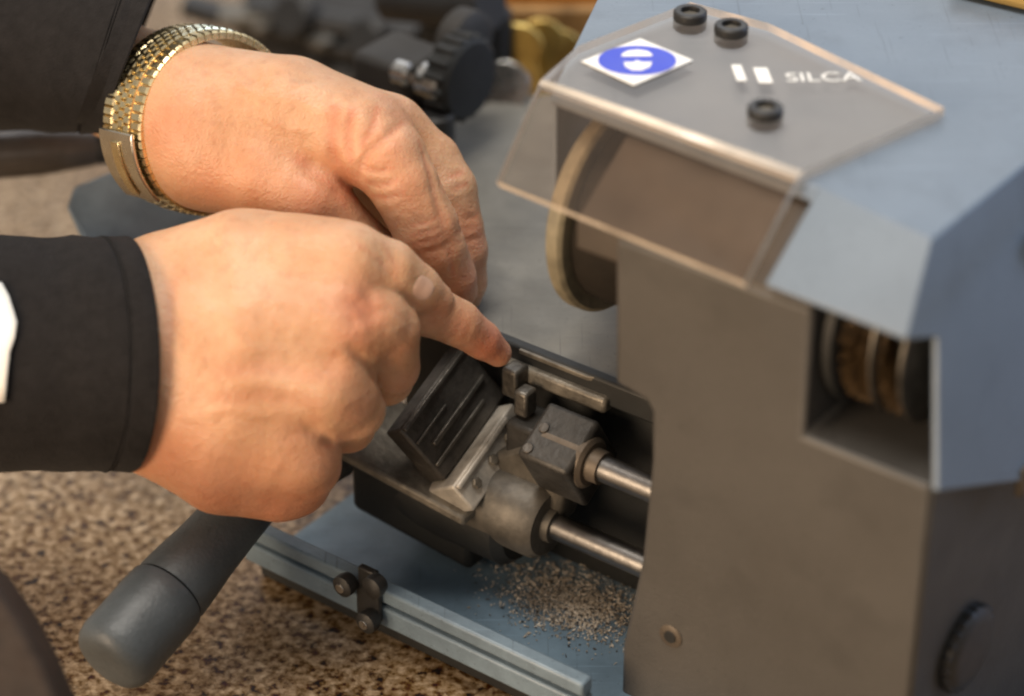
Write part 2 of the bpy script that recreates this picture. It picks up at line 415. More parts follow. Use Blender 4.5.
for pts, amp, sg in [
    ([(372, 288), (368, 305), (372, 325)], 1.4, 3.0),
    ([(352, 292), (350, 312), (356, 332)], 1.0, 4.0),
    ([(220, 372), (270, 366), (318, 376)], .45, 3.0), ([(215, 398), (265, 395), (315, 404)], .45, 3.0),
    ([(230, 345), (280, 330), (325, 330)], -.5, 4.0), ([(225, 385), (275, 384), (320, 390)], -.55, 3.5), ([(220, 425), (260, 436), (290, 444)], -.5, 4.0),
    ([(345, 345), (362, 352), (380, 352)], .35, 1.4), ([(392, 312), (406, 318), (414, 330)], .35, 1.2), ([(388, 352), (402, 354), (414, 352)], .3, 1.2),
    ([(344, 412), (356, 408), (372, 412)], .3, 1.2), ([(310, 468), (322, 466), (334, 470)], .3, 1.1), ([(336, 352), (330, 366), (330, 376)], .6, 3.5),
    ([(316, 418), (308, 428), (306, 438)], .5, 3.5), ([(384, 246), (394, 262), (396, 280)], .32, 1.1), ([(392, 250), (402, 266), (404, 282)], .28, 1.1), ([(376, 242), (384, 258), (386, 276)], .28, 1.2),
    ([(452, 312), (450, 322), (446, 334)], .3, 1.0), ([(472, 322), (468, 332), (464, 342)], .25, .9),
    ([(346, 346), (370, 368), (386, 402)], 1.2, 1.7), ([(302, 424), (324, 438), (344, 453)], 1.2, 1.7), ([(346, 300), (372, 310), (396, 308)], .7, 1.5), ([(360, 246), (388, 268), (414, 304), (440, 312)], .35, 1.2),
    ([(190, 300), (225, 318), (250, 350), (300, 352)], -.38, 1.5), ([(225, 318), (262, 300), (312, 306)], -.34, 1.5), ([(185, 420), (230, 408), (262, 416), (290, 410)], -.36, 1.4), ([(165, 350), (205, 362), (235, 380)], -.3, 1.4),
    ([(168, 290), (174, 330), (170, 380)], .22, 1.0), ([(180, 300), (186, 340), (182, 390)], .2, 1.0), ([(262, 330), (268, 350), (264, 372)], .16, .9), ([(282, 328), (288, 350), (284, 374)], .16, .9),
    ([(172, 285), (168, 340), (172, 400)], .3, 2.2), ([(300, 235), (330, 240), (362, 240)], -.4, 4)]:
    rh.mark(pts, amp * 1.05, sg)

# upper (left) hand: palm down, wrist through the watch band, fingers bent down behind the other hand
WU = 815
lh = Hand(
    palm=[
        [(60, 50, WU + 62, 18), (122, 80, WU + 36, 17), (196, 112, WU, 21.5), (285, 112, WU - 8, 17), (362, 136, WU - 14, 14)],
        [(60, 56, WU + 70, 18), (125, 86, WU + 44, 17), (200, 120, WU + 14, 20), (300, 118, WU + 6, 17), (384, 138, WU + 0, 13.5)],
        [(205, 125, WU + 20, 18), (300, 128, WU + 18, 16), (384, 150, WU + 16, 13)],
        [(205, 135, WU + 24, 17), (290, 145, WU + 28, 16), (368, 165, WU + 28, 12)],
        [(190, 130, WU + 4, 20), (215, 152, WU - 2, 18.5), (262, 172, WU - 6, 15.5)],
    ],
    fingers=[
        [(205, 150, WU - 2, 17), (262, 172, WU - 10, 14), (312, 200, WU - 14, 11.5), (352, 236, WU - 8, 9.0), (395, 272, WU - 2, 8.2), (420, 292, WU + 2, 6.5)],   # thumb
        [(358, 136, WU - 15, 13.5), (388, 160, WU - 19, 12.0), (404, 185, WU - 20, 10.6), (426, 228, WU - 18, 10.2), (436, 248, WU - 15, 9.4), (452, 278, WU - 8, 7.6), (458, 290, WU - 4, 6.2)],
        [(390, 140, WU - 2, 13), (428, 165, WU - 2, 10.6), (446, 190, WU - 4, 9.6), (454, 230, WU - 2, 9.2), (460, 250, WU, 8.6), (464, 282, WU + 6, 7.2), (464, 294, WU + 10, 6)],
        [(385, 152, WU + 16, 12.5), (436, 185, WU + 16, 9.8), (452, 238, WU + 16, 8.6), (458, 284, WU + 22, 7)],
        [(370, 168, WU + 28, 11.5), (396, 205, WU + 24, 9.5), (420, 250, WU + 22, 8.6), (440, 290, WU + 24, 7)],
    ], kp=10, kf=.9, kj=4.5)
for pts, amp, sg in [
    ([(404, 122), (388, 136), (370, 152), (356, 178)], .75, 1.5), ([(352, 112), (348, 135), (350, 160)], .45, 2.2), ([(336, 110), (332, 135), (336, 165)], .4, 2.6),
    ([(378, 108), (372, 128), (362, 145)], .4, 1.6), ([(362, 168), (376, 172), (392, 168)], .45, 1.3), ([(366, 182), (380, 186), (398, 180)], .45, 1.3), ([(372, 196), (388, 198), (404, 192)], .35, 1.2),
    ([(412, 236), (430, 232), (448, 222)], .5, 1.1), ([(414, 244), (432, 241), (450, 232)], .5, 1.1), ([(420, 252), (438, 249), (454, 241)], .4, 1.1), ([(412, 226), (428, 222), (444, 214)], .35, 1.0),
    ([(420, 142), (434, 190), (446, 235), (454, 280)], .8, 1.3), ([(456, 232), (466, 230), (478, 226)], .45, 1.0), ([(458, 242), (468, 240), (480, 237)], .45, 1.0), ([(458, 222), (466, 220), (478, 216)], .35, 1.0),
    ([(440, 182), (452, 176), (462, 172)], .35, 1.2), ([(444, 192), (456, 188), (466, 184)], .35, 1.1),
    ([(300, 160), (325, 178), (345, 202)], .8, 3.2), ([(250, 88), (310, 96), (365, 112)], -.5, 4.5), ([(215, 95), (228, 130), (226, 165)], .15, 3),
    ([(330, 150), (342, 170), (350, 190)], .5, 2), ([(230, 78), (262, 98), (300, 104), (345, 122)], -.34, 1.5), ([(245, 110), (285, 128), (320, 132)], -.3, 1.5), ([(262, 98), (290, 84), (330, 90)], -.28, 1.4)]:
    lh.mark(pts, amp * 1.6, sg)

RES = 0.85
Vr, Fr = rh.mesh(RES); Vl, Fl = lh.mesh(RES)
fr_ = flush_and_bounce(Vr, [(rh.trace(*p), r, a) for p, r, a in [((362, 308), 9, .85), ((358, 330), 8, .6), ((400, 350), 9, .35), ((360, 410), 8, .45), ((322, 462), 9, .5), ((300, 440), 10, .35),
     ((460, 328), 7, .65), ((492, 347), 11, 1.0), ((440, 314), 7, .55), ((280, 510), 24, .75), ((220, 500), 24, .7), ((160, 462), 24, .6), ((345, 370), 9, .3), ((405, 385), 8, .4), ((340, 440), 8, .4)]])  # also paints warm bounce under the fist and shade below the thumb
fl_ = flush_and_bounce(Vl, [(lh.trace(*p), r, a) for p, r, a in [((165, 130), 14, .45), ((345, 180), 11, .6), ((390, 150), 12, .4), ((405, 190), 12, .35), ((440, 245), 10, .5), ((470, 235), 9, .6), ((465, 285), 9, .5), ((400, 110), 10, .35),
     ((260, 190), 16, .35), ((310, 200), 12, .5), ((210, 190), 14, .45), ((474, 270), 8, .5)]])

person = thing('person', 'person in black sleeves, both hands working over the small vise of the machine', 'person', cs(150, 330, WL + 40))
pb = base_of(person)
me = bpy.data.meshes.new('hands')
def crease_shade(hand, V, am=.6):  # redness along the creases, deepening their shade in the colour
    f = np.zeros(len(V))
    for q, amp, sig in hand.marks:
        if amp <= .3: continue
        for a, b in zip(q[:-1], q[1:]):
            ab = b - a; t = np.clip(((V - a) @ ab) / max(ab @ ab, 1e-6), 0, 1)
            f = np.maximum(f, am * np.exp(-(np.linalg.norm(V - (a + t[:, None] * ab), axis=1) / (sig * .9)) ** 2))
    return f
fr_ = np.maximum(fr_ * .85, crease_shade(rh, Vr, .28)); fl_ = np.maximum(fl_ * .9, crease_shade(lh, Vl))
VV = np.concatenate([Vr, Vl]); FF = np.concatenate([Fr, Fl + len(Vr)])
me.from_pydata(((VV - pb) * S).tolist(), [], FF.tolist())
me.polygons.foreach_set('use_smooth', np.ones(len(FF), bool))
at = me.attributes.new('flush_and_light', 'FLOAT', 'POINT'); at.data.foreach_set('value', np.concatenate([fr_, fl_]).astype(np.float32))
me.materials.append(M['skin']); me.update()
body = bpy.data.objects.new('hands', me); col.objects.link(body); body.parent = person
sm = body.modifiers.new('smooth', 'SMOOTH'); sm.factor = .5; sm.iterations = 2

def nail(hand, u, v, du, dv, L, Wd):
    """nail plate lying on the skin around pixel (u, v), pointing to (u+du, v+dv)"""
    p = hand.trace(u, v); q = hand.trace(u + du, v + dv)
    if p is None or q is None: return
    g = np.array([hand.raw((p + e)[None])[0] - hand.raw((p - e)[None])[0] for e in np.eye(3) * .6]); n = nrm(g)
    x = nrm((q - p) - n * np.dot(q - p, n)); y = np.cross(n, x)
    mb = MB(); vs = []; nu, nv = 12, 12
    for i in range(nu + 1):
        for j in range(nv + 1):
            a = i / nu * 2 - 1; b = j / nv * 2 - 1
            lim = math.sqrt(max(0, 1 - abs(a) ** 2.5))
            P = p + x * a * L / 2 + y * b * lim * Wd / 2 + n * 3
            for _ in range(6): P = P - n * hand.raw(P[None])[0] * .9
            vs.append(P + n * (.22 - .3 * max(abs(a) ** 4, abs(b) ** 4)))
    fs = [[i * (nv + 1) + j, (i + 1) * (nv + 1) + j, (i + 1) * (nv + 1) + j + 1, i * (nv + 1) + j + 1] for i in range(nu) for j in range(nv)]
    mb.add(vs, fs); return mb.build('fingernail', M['nail'], body)
nail(rh, 424, 288, 8, 6, 8.0, 7.0)

def sleeve(rings, seg=72, wr=1.0, seed=0, fold=14):
    """rings: (u, v, w, semi height px, semi depth mm, lean px near side, tilt px of the top)"""
    vs = []
    def ring(u, v, w, hv, hw, lean, tilt, k):
        for j in range(seg):
            a = 2 * math.pi * j / seg
            rr = 1 + wr * (.016 * noise.noise(Vector((k * .55 + seed, math.cos(a) * 2, math.sin(a) * 2))) + .014 * math.sin(k * 1.1 + 1.5 * math.cos(a + seed)) * (.4 + .6 * noise.noise(Vector((k * .3, a, seed)))))
            vs.append(cs(u + lean * math.sin(a) + tilt * math.cos(a), v - hv * math.cos(a) * rr, w - hw * math.sin(a) * rr))
    K = []
    for i in range(len(rings) - 1):
        n = 8
        for q in range(n): K.append([x + (y - x) * q / n for x, y in zip(rings[i], rings[i + 1])])
    lr = lambda t, q=1.0: [x + (y - x) * t for x, y in zip(rings[-2], rings[-1])][:3] + [(rings[-2][3] + (rings[-1][3] - rings[-2][3]) * t) * q, (rings[-2][4] + (rings[-1][4] - rings[-2][4]) * t) * q] + [x + (y - x) * t for x, y in zip(rings[-2][5:], rings[-1][5:])]
    K = K[:-2] + [lr(.70), lr(.715, .982), lr(.73), lr(.74, .988), lr(.755), lr(.86)]      # stitched hem
    K.append(list(rings[-1]))
    for k, r in enumerate(K): ring(*r, k)
    e = list(rings[-1]); kk = len(K) - 1
    for du, sc in [(1.6, .992), (2.2, .965), (1.2, .94), (-6, .925), (-25, .92)]:
        r = list(e); r[0] += du; r[3] *= sc; r[4] *= sc; ring(*r, kk)
    n = len(vs) // seg
    fs = [[i * seg + j, i * seg + (j + 1) % seg, (i + 1) * seg + (j + 1) % seg, (i + 1) * seg + j] for i in range(n - 1) for j in range(seg)]
    return MB().add(vs, fs)
LS = [(-160, 352, WL + 10, 126, 34, 10, 0), (-60, 353, WL + 9, 120, 32, 16, 0), (40, 354, WL + 7, 117, 30, 24, 0), (128, 354, WL + 5, 118.5, 31.5, 30, -2)]
sl1 = sleeve(LS, seed=2.0).build('sleeve', M['cloth'], person)
sl2 = sleeve([(-160, 20, WU + 70, 118, 40, 8, 0), (-60, 24, WU + 60, 108, 40, 4, 6), (40, 32, WU + 44, 99, 38, 0, 16), (133, 46, WU + 22, 88, 36, -2, 34)], seed=5.0).build('sleeve', M['cloth'], person)
# cuff seam stitched round the lower sleeve, white print at the left
def on_sleeve(u, v, off):
    s = max(-.98, min(.98, (v - 354) / 119)); return cs(u, v, WL + 8 - 31 * math.sqrt(1 - s * s) - off)
badge = [(-22, 282), (2, 283), (9, 296), (17, 322), (15, 338), (10, 352), (5, 402), (-22, 404)]
mbb = MB()
cen = (-6, 340)
vs = []; n = len(badge) * 6
for r in (0.001, .35, .7, 1):
    for i in range(n):
        k = i // 6; t = (i % 6) / 6; p = badge[k]; q = badge[(k + 1) % len(badge)]
        x = p[0] + (q[0] - p[0]) * t; y = p[1] + (q[1] - p[1]) * t
        vs.append(on_sleeve(cen[0] + (x - cen[0]) * r, cen[1] + (y - cen[1]) * r, 1.6))
mbb.add(vs, [[i * n + j, i * n + (j + 1) % n, (i + 1) * n + (j + 1) % n, (i + 1) * n + j] for i in range(3) for j in range(n)])
mbb.build('printed_patch', M['whitecloth'], sl1, solid=.6)

# ------------------------------------------------------------------ wristwatch
wc = cs(200, 120, WU + 10)
wax = nrm(rt * .70 + up * (-.20) + fw * (-.68))
w1 = nrm(np.cross(wax, up)); w2 = np.cross(wax, w1)
watch = thing('wristwatch', 'gold link wristwatch band round the wrist of the upper hand', 'wristwatch', wc)
RX, RY = 29.0, 27.5
def ring_pt(a, h, r=0.0): return wc + w1 * math.cos(a) * (RX + r) + w2 * math.sin(a) * (RY + r) + wax * h
# the angle whose point is nearest the camera
an = max(np.linspace(0, 2 * math.pi, 360), key=lambda a: -wdep(ring_pt(a, 0)))
mb = MB(); NL = 64
for i in range(NL):
    a = 2 * math.pi * i / NL
    if abs((a - an - 2.9 + math.pi) % (2 * math.pi) - math.pi) < .42: continue
    t = nrm(ring_pt(a + .01, 0) - ring_pt(a, 0)); o = nrm(np.cross(t, wax))
    if np.dot(o, ring_pt(a, 0) - wc) < 0: o = -o
    Ls = 2 * math.pi * 29 / NL
    rows = [(-9.8, 5.4), (-4.1, 2.5), (-1.3, 2.5), (1.5, 2.5), (4.4, 5.4)]
    for j, (h, wd) in enumerate(rows):
        sh = (.5 if j % 2 else 0) * Ls
        q = ring_pt(a, h) + t * (sh - Ls * .46)
        th = 2.6 if j in (0, 4) else 3.0
        # bevelled little link
        b0 = [q + o * -.6, q + t * Ls * .92 - o * .6, q + t * Ls * .92 + wax * wd * .95 - o * .6, q + wax * wd * .95 - o * .6]
        c = sum(b0) / 4
        b1 = [p + o * (th * .75) for p in b0]; b2 = [c + (p - c) * .72 + o * th for p in b0]
        mb.add(b0 + b1 + b2, [[0, 1, 2, 3]] + [[k, (k + 1) % 4, (k + 1) % 4 + 4, k + 4] for k in range(4)] + [[k + 4, (k + 1) % 4 + 4, (k + 1) % 4 + 8, k + 8] for k in range(4)] + [[8, 9, 10, 11]])
mb.build('band', M['gold'], watch, smooth=False)
# folding clasp: silver plate over the underside
mb = MB()
def arc_plate(mb, a0, a1, h0, h1, r0, r1, n=14):
    vs = []
    for i in range(n + 1):
        a = a0 + (a1 - a0) * i / n
        vs += [ring_pt(a, h0, r0), ring_pt(a, h1, r0), ring_pt(a, h1, r1), ring_pt(a, h0, r1)]
    fs = [[i * 4 + k, i * 4 + (k + 1) % 4, i * 4 + 4 + (k + 1) % 4, i * 4 + 4 + k] for i in range(n) for k in range(4)] + [[0, 1, 2, 3], [n * 4 + 3, n * 4 + 2, n * 4 + 1, n * 4]]
    mb.add(vs, fs)
sgn = 1 if pit and np.dot(ring_pt(an + .5, 0) - ring_pt(an, 0), up) < 0 else -1
a_lo, a_hi = sorted((an + sgn * .35, an + sgn * 1.15))
arc_plate(mb, a_lo, a_hi, -8.6, 8.4, 2.9, 4.2)
cl = mb.build('clasp', M['silver'], watch, bevel=.4)
mb = MB(); arc_plate(mb, a_lo + .1, a_hi - .1, -2, 2, 4.3, 4.9); mb.build('clasp_bar', M['gold'], cl, bevel=.2)
# case on the far side of the wrist
ac = an + math.pi - .25
co = nrm(ring_pt(ac, 0, 5) - ring_pt(ac, 0))
mb = MB(); mb.lathe(ring_pt(ac, 0, -2), co, [(0, 15), (1.5, 17.5), (6, 17.5), (7.5, 15.8), (8.0, 14.5)], 48); cse = mb.build('case', M['gold'], watch)
mb = MB(); mb.cyl(ring_pt(ac, 0, 6.05), co, .5, 14.3, .1); mb.build('dial', M['white'], cse)

# ------------------------------------------------------------------ key cutting machine
b0 = -46.0; zr = 185.0
machine = thing('key_cutting_machine', 'blue and grey key cutting machine with a clear smoked guard, standing on the granite counter', 'key machine', A * 100 + B * 20)

# grey housing: L shaped front with the recess for the brush, running back
fp = [(612, 150), (615, 240), (615, 384), (633, 394), (646, 402), (651, 412), (651, 462), (641, 562), (622, 646), (612, 760)]
left = [ub(u, v, b0) for u, v in fp]
zfloor = ub(803, 437, b0)[2]
rc = ub(803, 437, b0); rc2 = ub(935.5, 497, b0) - A * 1.6; rc2[2] = zfloor; aR0 = np.dot(rc2, A) + 1.6
top_l = left[0].copy(); top_l[2] = 162
n1 = A * np.dot(rc, A) + B * b0 + Z * 164.5
top_l = left[1].copy(); top_l[2] = 164.5; poly = [top_l] + left[2:-1]
bl = left[-2].copy(); bl[2] = 3.0; poly.append(bl)
br = rc2.copy(); br[2] = 3.0
poly += [br, rc2, rc, n1]
mb = MB(); mb.prism(poly, B * 95)
housing = mb.build('housing', M['grey'], machine, bevel=1.6, seg=3)
# dark end wall on the right of the recess
aR = np.dot(rc2, A)
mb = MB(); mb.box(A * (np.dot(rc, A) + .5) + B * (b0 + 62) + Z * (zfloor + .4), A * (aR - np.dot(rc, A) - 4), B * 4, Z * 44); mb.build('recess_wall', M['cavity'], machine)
# screw hole and round plug
h = ub(671, 636, b0)
mb = MB(); mb.lathe(h - B * .5, B, [(0, 3.6), (.2, 3.9), (.45, 3.9)], 28); sc_ = mb.build('screw', M['brown'], machine)
mb = MB(); mb.cyl(h - B * .9, B, .45, 2.0, .1); mb.build('screw_socket', M['cavity'], sc_)
mb = MB(); mb.box(A * aR + B * (b0 + .6) + Z * 3.2, B * 94, Z * (zfloor - 4), A * .8); mb.build('end_shade_skin', M['endshade'], machine, bevel=.5)  # thin skin whose darker grey paints shade onto the housing end
kx = ua(962, 646, aR + .8)
mb = MB(); mb.lathe(kx + A * 0, A, [(0, 13), (.3, 13.2), (2.6, 13.0), (3.8, 11.6), (4.2, 9)], 44); plug = mb.build('round_knob', M['black'], machine)
mb = MB()
for k in range(22):
    a = 2 * math.pi * k / 22; mb.cyl(kx + A * .4 + (B * math.cos(a) + Z * math.sin(a)) * 12.7, A, 2.6, 1.0, .2, 10)
mb.build('knob_ribs', M['black'], plug)

# blue sheet cover
P1 = uz(556, 91, zr); P2 = uz(820, 190, zr); P3 = uz(930, 241, zr); Q0 = ub(766, 286, b0 - 1); Q1 = ub(905, 340, b0 - 1)
a3 = np.dot(P3, A); slope = (np.dot(Q1, A) - a3) / (zr - Q1[2]); slope = (aR0 + 1.6 - a3) / (zr - zfloor)
nS = nrm(A + Z * slope)
sp = lambda u, v: hit(u, v, P3, nS)
N1 = sp(935, 337); N2 = sp(935, 491); N3 = sp(1150, 464)
P4 = P3 + B * 150; P0 = uz(604, -8, zr); P0b = P0 + (P0 - P1) * 1.2; P5 = P4.copy(); P5b = P5 + B * 60
P6 = P0b + A * 40
# the right hand end dips where the cover meets its side
cov = [P1, P2, P3, P4, P5b, P0b, Q0, Q1, N1, N2, N3, P5b - Z * 70 + A * 25]
lipv = []
mb = MB(); mb.add(cov, [[0, 1, 2, 3, 4, 5], [1, 6, 7, 2], [2, 7, 8, 9, 10, 11, 4, 3]])
k = len(mb.v)
mb.add([P1 - Z * 3 - B * 2.5, P2 - Z * 3 - B * 2.5, P1, P2], [[0, 1, 3, 2]])
mb.add([P1, P0b, P0b - Z * 60, P1 - Z * 60], [[0, 1, 2, 3]])
cover = mb.build('cover', M['blue'], machine, bevel=0)
bm = bmesh.new(); bm.from_mesh(cover.data); bmesh.ops.remove_doubles(bm, verts=bm.verts, dist=.00005); bmesh.ops.recalc_face_normals(bm, faces=bm.faces); bm.to_mesh(cover.data); bm.free()
md = cover.modifiers.new('thick', 'SOLIDIFY'); md.thickness = 2.2 * S; md.offset = 0
md = cover.modifiers.new('bevel', 'BEVEL'); md.width = 2.0 * S; md.segments = 4; md.limit_method = 'ANGLE'; md.angle_limit = math.radians(25)
# small latch at the lower right of the cover
lp = sp(1016, 470)
mb = MB(); mb.box(lp, B * 9, -Z * 9 , nS * 3); mb.build('latch', M['brown'], machine, bevel=.6)

# clear smoked guard: bent sheet
zg = zr + 3.4
G = [uz(*q, zg) for q in [(541, 84), (800, 177), (944, 112), (768, 27), (690, 6), (578, 50)]]
Ga, Gb = ub(498, 184, b0 - 6), ub(745, 285, b0 - 6)
mb = MB()
nb = 5
# bend strip between the top and the slope
def bend(p_top, p_in, p_low, n=5, r=1.1):
    d1 = nrm(p_in - p_top); d2 = nrm(p_low - p_top); a = p_top + d1 * r; c = p_top + d2 * r
    return [(1 - t) ** 2 * a + 2 * t * (1 - t) * p_top + t * t * c for t in np.linspace(0, 1, n)]
bl_ = bend(G[0], G[5], Ga); br_ = bend(G[1], G[2], Gb)
vs = [G[2], G[3], G[4], G[5]]; i0 = 4
for a, c in zip(bl_, br_): vs += [a, c]
i1 = len(vs); vs += [Ga, Gb]
gk = [0, 1, 1, 1, 1, 0]
fs = [[0, 1, 2, 3, 4, 5]] + [[4 + 2 * k, 5 + 2 * k, 7 + 2 * k, 6 + 2 * k][::1] for k in range(4)] + [[12, 13, i1 + 1, i1]]
mb.add(vs, fs); mb.m = gk
guard = mb.build('guard', [M['guard'], M['edge_glint']], machine)  # bend and rim faces carry the painted highlight
for p in guard.data.polygons: p.use_smooth = p.index not in (0, 5)
md = guard.modifiers.new('thick', 'SOLIDIFY'); md.thickness = 2.6 * S; md.offset = 0; md.material_offset_rim = 1
# cap screws holding the guard
for (u, v) in [(690, 19), (731, 33), (765, 115)]:
    q = uz(u, v, zg + 1.4)
    mb = MB(); mb.lathe(q, Z, [(0, 4.9), (.3, 5.0), (2.4, 5.0), (2.9, 4.5), (2.9, 2.9), (1.2, 2.7), (1.2, .2)], 30)
    s_ = mb.build('screw', M['black'], machine)
    mb = MB(); mb.cyl(q + Z * 1.25, Z, .3, 2.6, .05, 6); mb.build('screw_socket', M['cast'], s_)
# eye-protection sticker
zs = zg + 1.45
st = [uz(*q, zs) for q in [(581, 62), (634, 86), (693, 61), (640, 39)]]
cst = sum(st) / 4
mb = MB(); mb.prism([cst + (p - cst) * 1.0 for p in st], Z * .35); stick = mb.build('warning_sticker', M['white'], machine, bevel=.12)
ex = nrm(st[2] - st[0]); ey = np.cross(Z, ex)
def disc_poly(c, rx, ry, n=40): return [c + ex * rx * math.cos(2 * math.pi * i / n) + ey * ry * math.sin(2 * math.pi * i / n) for i in range(n)]
mb = MB(); mb.prism(disc_poly(cst + Z * .36 , 11.2, 9.4), Z * .25); mb.build('blue_disc', M['signblue'], stick)
mb = MB()
zz = cst + Z * .63
def P2d(x, y): return zz + ex * x + ey * y
head = [P2d(4.6 * math.cos(t) - .2, 4.9 * math.sin(t) - .2) for t in np.linspace(-2.6, -.55, 18)] 
mb.prism([P2d(-4.4, 1.0), P2d(-4.2, 3.8), P2d(-2.2, 6.0), P2d(.6, 6.6), P2d(3.4, 5.6), P2d(4.6, 3.2), P2d(4.4, 2.2), P2d(-4.3, 2.2)], Z * .12)
mb.prism([P2d(-3.9, -1.6), P2d(-1.2, -1.6), P2d(0, -.4), P2d(1.2, -1.6), P2d(4.2, -1.6), P2d(3.4, -4.8), P2d(.8, -7.0), P2d(-1.8, -6.8), P2d(-3.6, -4.6)], Z * .12)
mb.build('goggles_symbol', M['white'], stick)
# worn white print on the guard: two solid marks and a row of small letters
mb = MB()
zp = zg + 1.36
def quad(u, v, du, dv, sk=3):
    mb.prism([uz(u - sk, v, zp), uz(u + du - sk, v, zp), uz(u + du + sk, v + dv, zp), uz(u + sk, v + dv, zp)], Z * .12)
quad(734, 65, 10, 16); quad(756, 68, 14, 15)
def stroke(u, v, segs, w=2.6):
    for (x0, y0, x1, y1) in segs:
        p = uz(u + x0 * .8, v + y0 * .75 - 2, zp); q = uz(u + x1 * .8, v + y1 * .75 - 2, zp); d = nrm(q - p); s = np.cross(Z, d) * w / 6.4
        mb.prism([p - s, q - s, q + s, p + s], Z * .12)
fc = bpy.data.curves.new('lettering', 'FONT'); fc.body = 'SILCA'; fc.size = 1.0
ft = bpy.data.objects.new('lettering', fc); col.objects.link(ft); bpy.context.view_layer.update()
tm = bpy.data.meshes.new_from_object(ft); bpy.data.objects.remove(ft)
tw = max(v.co.x for v in tm.vertices); th_ = max(v.co.y for v in tm.vertices)
ta = uz(786, 82, zp); tb_ = uz(862, 81, zp); tx = (tb_ - ta) / tw; ty = np.cross(Z, nrm(tb_ - ta)) * 5.6 / th_
mb.add([ta + tx * v.co.x + ty * v.co.y + Z * .13 for v in tm.vertices], [list(p.vertices) for p in tm.polygons])
mb.build('white_print', M['white'], guard)

# cutter wheel: cream flange and dark drum on the spindle
aw = 42.0
wcn = ua(623, 205, aw)
mb = MB(); mb.lathe(wcn - A * 5, A, [(0, 24), (0, 31.5), (1.2, 33), (5, 33), (6, 31.8), (6, 12)], 72); wheel = mb.build('cutter_wheel', M['cream'], machine)
mb = MB(); mb.lathe(wcn + A * .5, A, [(0, 27), (1, 28.2), (33, 28.2), (34, 27.6)], 72); mb.build('drum', mat('matt_brown_black', (.016, .013, .010), .85, spec=.2, var=.4), wheel)

# dark sloping shroud behind the guard
ss = [ub(u, v, b0 + 2) for u, v in [(617, 236), (800, 305)]]
aS0, aS1 = np.dot(wcn, A) + 14, np.dot(rc, A) - .5
mb = MB(); mb.prism([A * aS0 + B * (b0 + .9) + Z * 156, A * aS0 + B * (b0 + .9) + Z * 165.2, A * aS0 + B * (b0 + 24) + Z * 181.5, A * aS0 + B * (b0 + 40) + Z * 181.5, A * aS0 + B * (b0 + 40) + Z * 156], A * (aS1 - aS0)); mb.build('shroud', mat('shroud_paint', (.055, .044, .034), .6, var=.15), machine, bevel=1)
# wire brush in the recess
ab0 = np.dot(rc, A) + 1.5; 
bc = ua(912, 345, ab0 + 22); bc = A * 0 + bc
aB = a3 - 3.5
brc = B * (b0 + 29.5) + Z * (zfloor + 27.5)
mb = MB(); mb.lathe(brc + A * ab0, A, [(0, 25.5), (.6, 26.5), (3, 26.5), (3.6, 25.5)], 64); wb = mb.build('brush_wheel', M['cavity'], machine)
mb = MB()
for aa in np.arange(ab0 + 5, aB, 1.35):
    tone = (int((aa - ab0) / 8) % 2)
    for k in range(170):
        a = 2 * math.pi * (k + rng.random()) / 150
        d = B * math.cos(a) + Z * math.sin(a); r1 = 24.2 + rng.random() * .9 - tone * 2.2
        t = np.cross(A, d); w = .4
        lean = A * rng.normal(0, .3) + t * rng.normal(0, .8)
        p = brc + A * aa + d * 15; q = brc + A * aa + d * r1 + lean
        mb.add([p - t * w - A * .4, p + t * w - A * .4, p + A * .5, q - t * w * .8, q + t * w * .8, q + A * .4], [[0, 1, 4, 3], [1, 2, 5, 4], [2, 0, 3, 5], [3, 4, 5]])
mb.build('bristles', M['bristle'], wb, smooth=False, recalc=False)
mb = MB()
for q_ in (13.5, 22.5): mb.lathe(brc + A * (ab0 + q_), A, [(0, 24.6), (.3, 25.2), (1.0, 25.2), (1.3, 24.6)], 64)
mb.build('spacer_discs', M['steel'], wb)
mb = MB(); mb.cyl(brc + A * (ab0 + 4), A, aB - ab0 - 3, 16, .5, 48); mb.build('hub', M['cavity'], wb)

# bed: flat grey top behind the vise, with lip and wall blackened as painted shade
zb = ub(572, 364, -6.0)[2]
pl = [uz(*q, zb) for q in [(500, 329), (470, 312), (420, 285), (424, 150), (448, 108), (548, 92), (700, 110)]]
pf = [A * np.dot(uz(500, 329, zb), A) + B * -6 + Z * zb, A * 130 + B * -6 + Z * zb]
poly = [pf[1], pf[0] - A * 40] + [p for p in pl[3:6]] + [pl[6], A * 130 + B * 100 + Z * zb]
mb = MB(); mb.prism(poly, -Z * 7); bed = mb.build('bed', M['bed'], machine, bevel=1.2)
mb = MB(); mb.box(pf[0] - A * 40 - B * 2.5 + Z * .6, pf[1] - pf[0] + A * 40, B * 4.2, -Z * 9); mb.build('lip_shade', M['cavity'], bed, bevel=1)  # black strip stands in for the shadow at the front edge
pw = [pf[0] - A * 40 + B * 4 - Z * 7.3, pf[1] + B * 4 - Z * 7.3]
mb = MB(); mb.box(pw[0], pw[1] - pw[0], B * 30, -Z * (zb - 12)); mb.build('wall_shade', M['cavity'], machine)  # blackened so the space under the bed keeps its shade

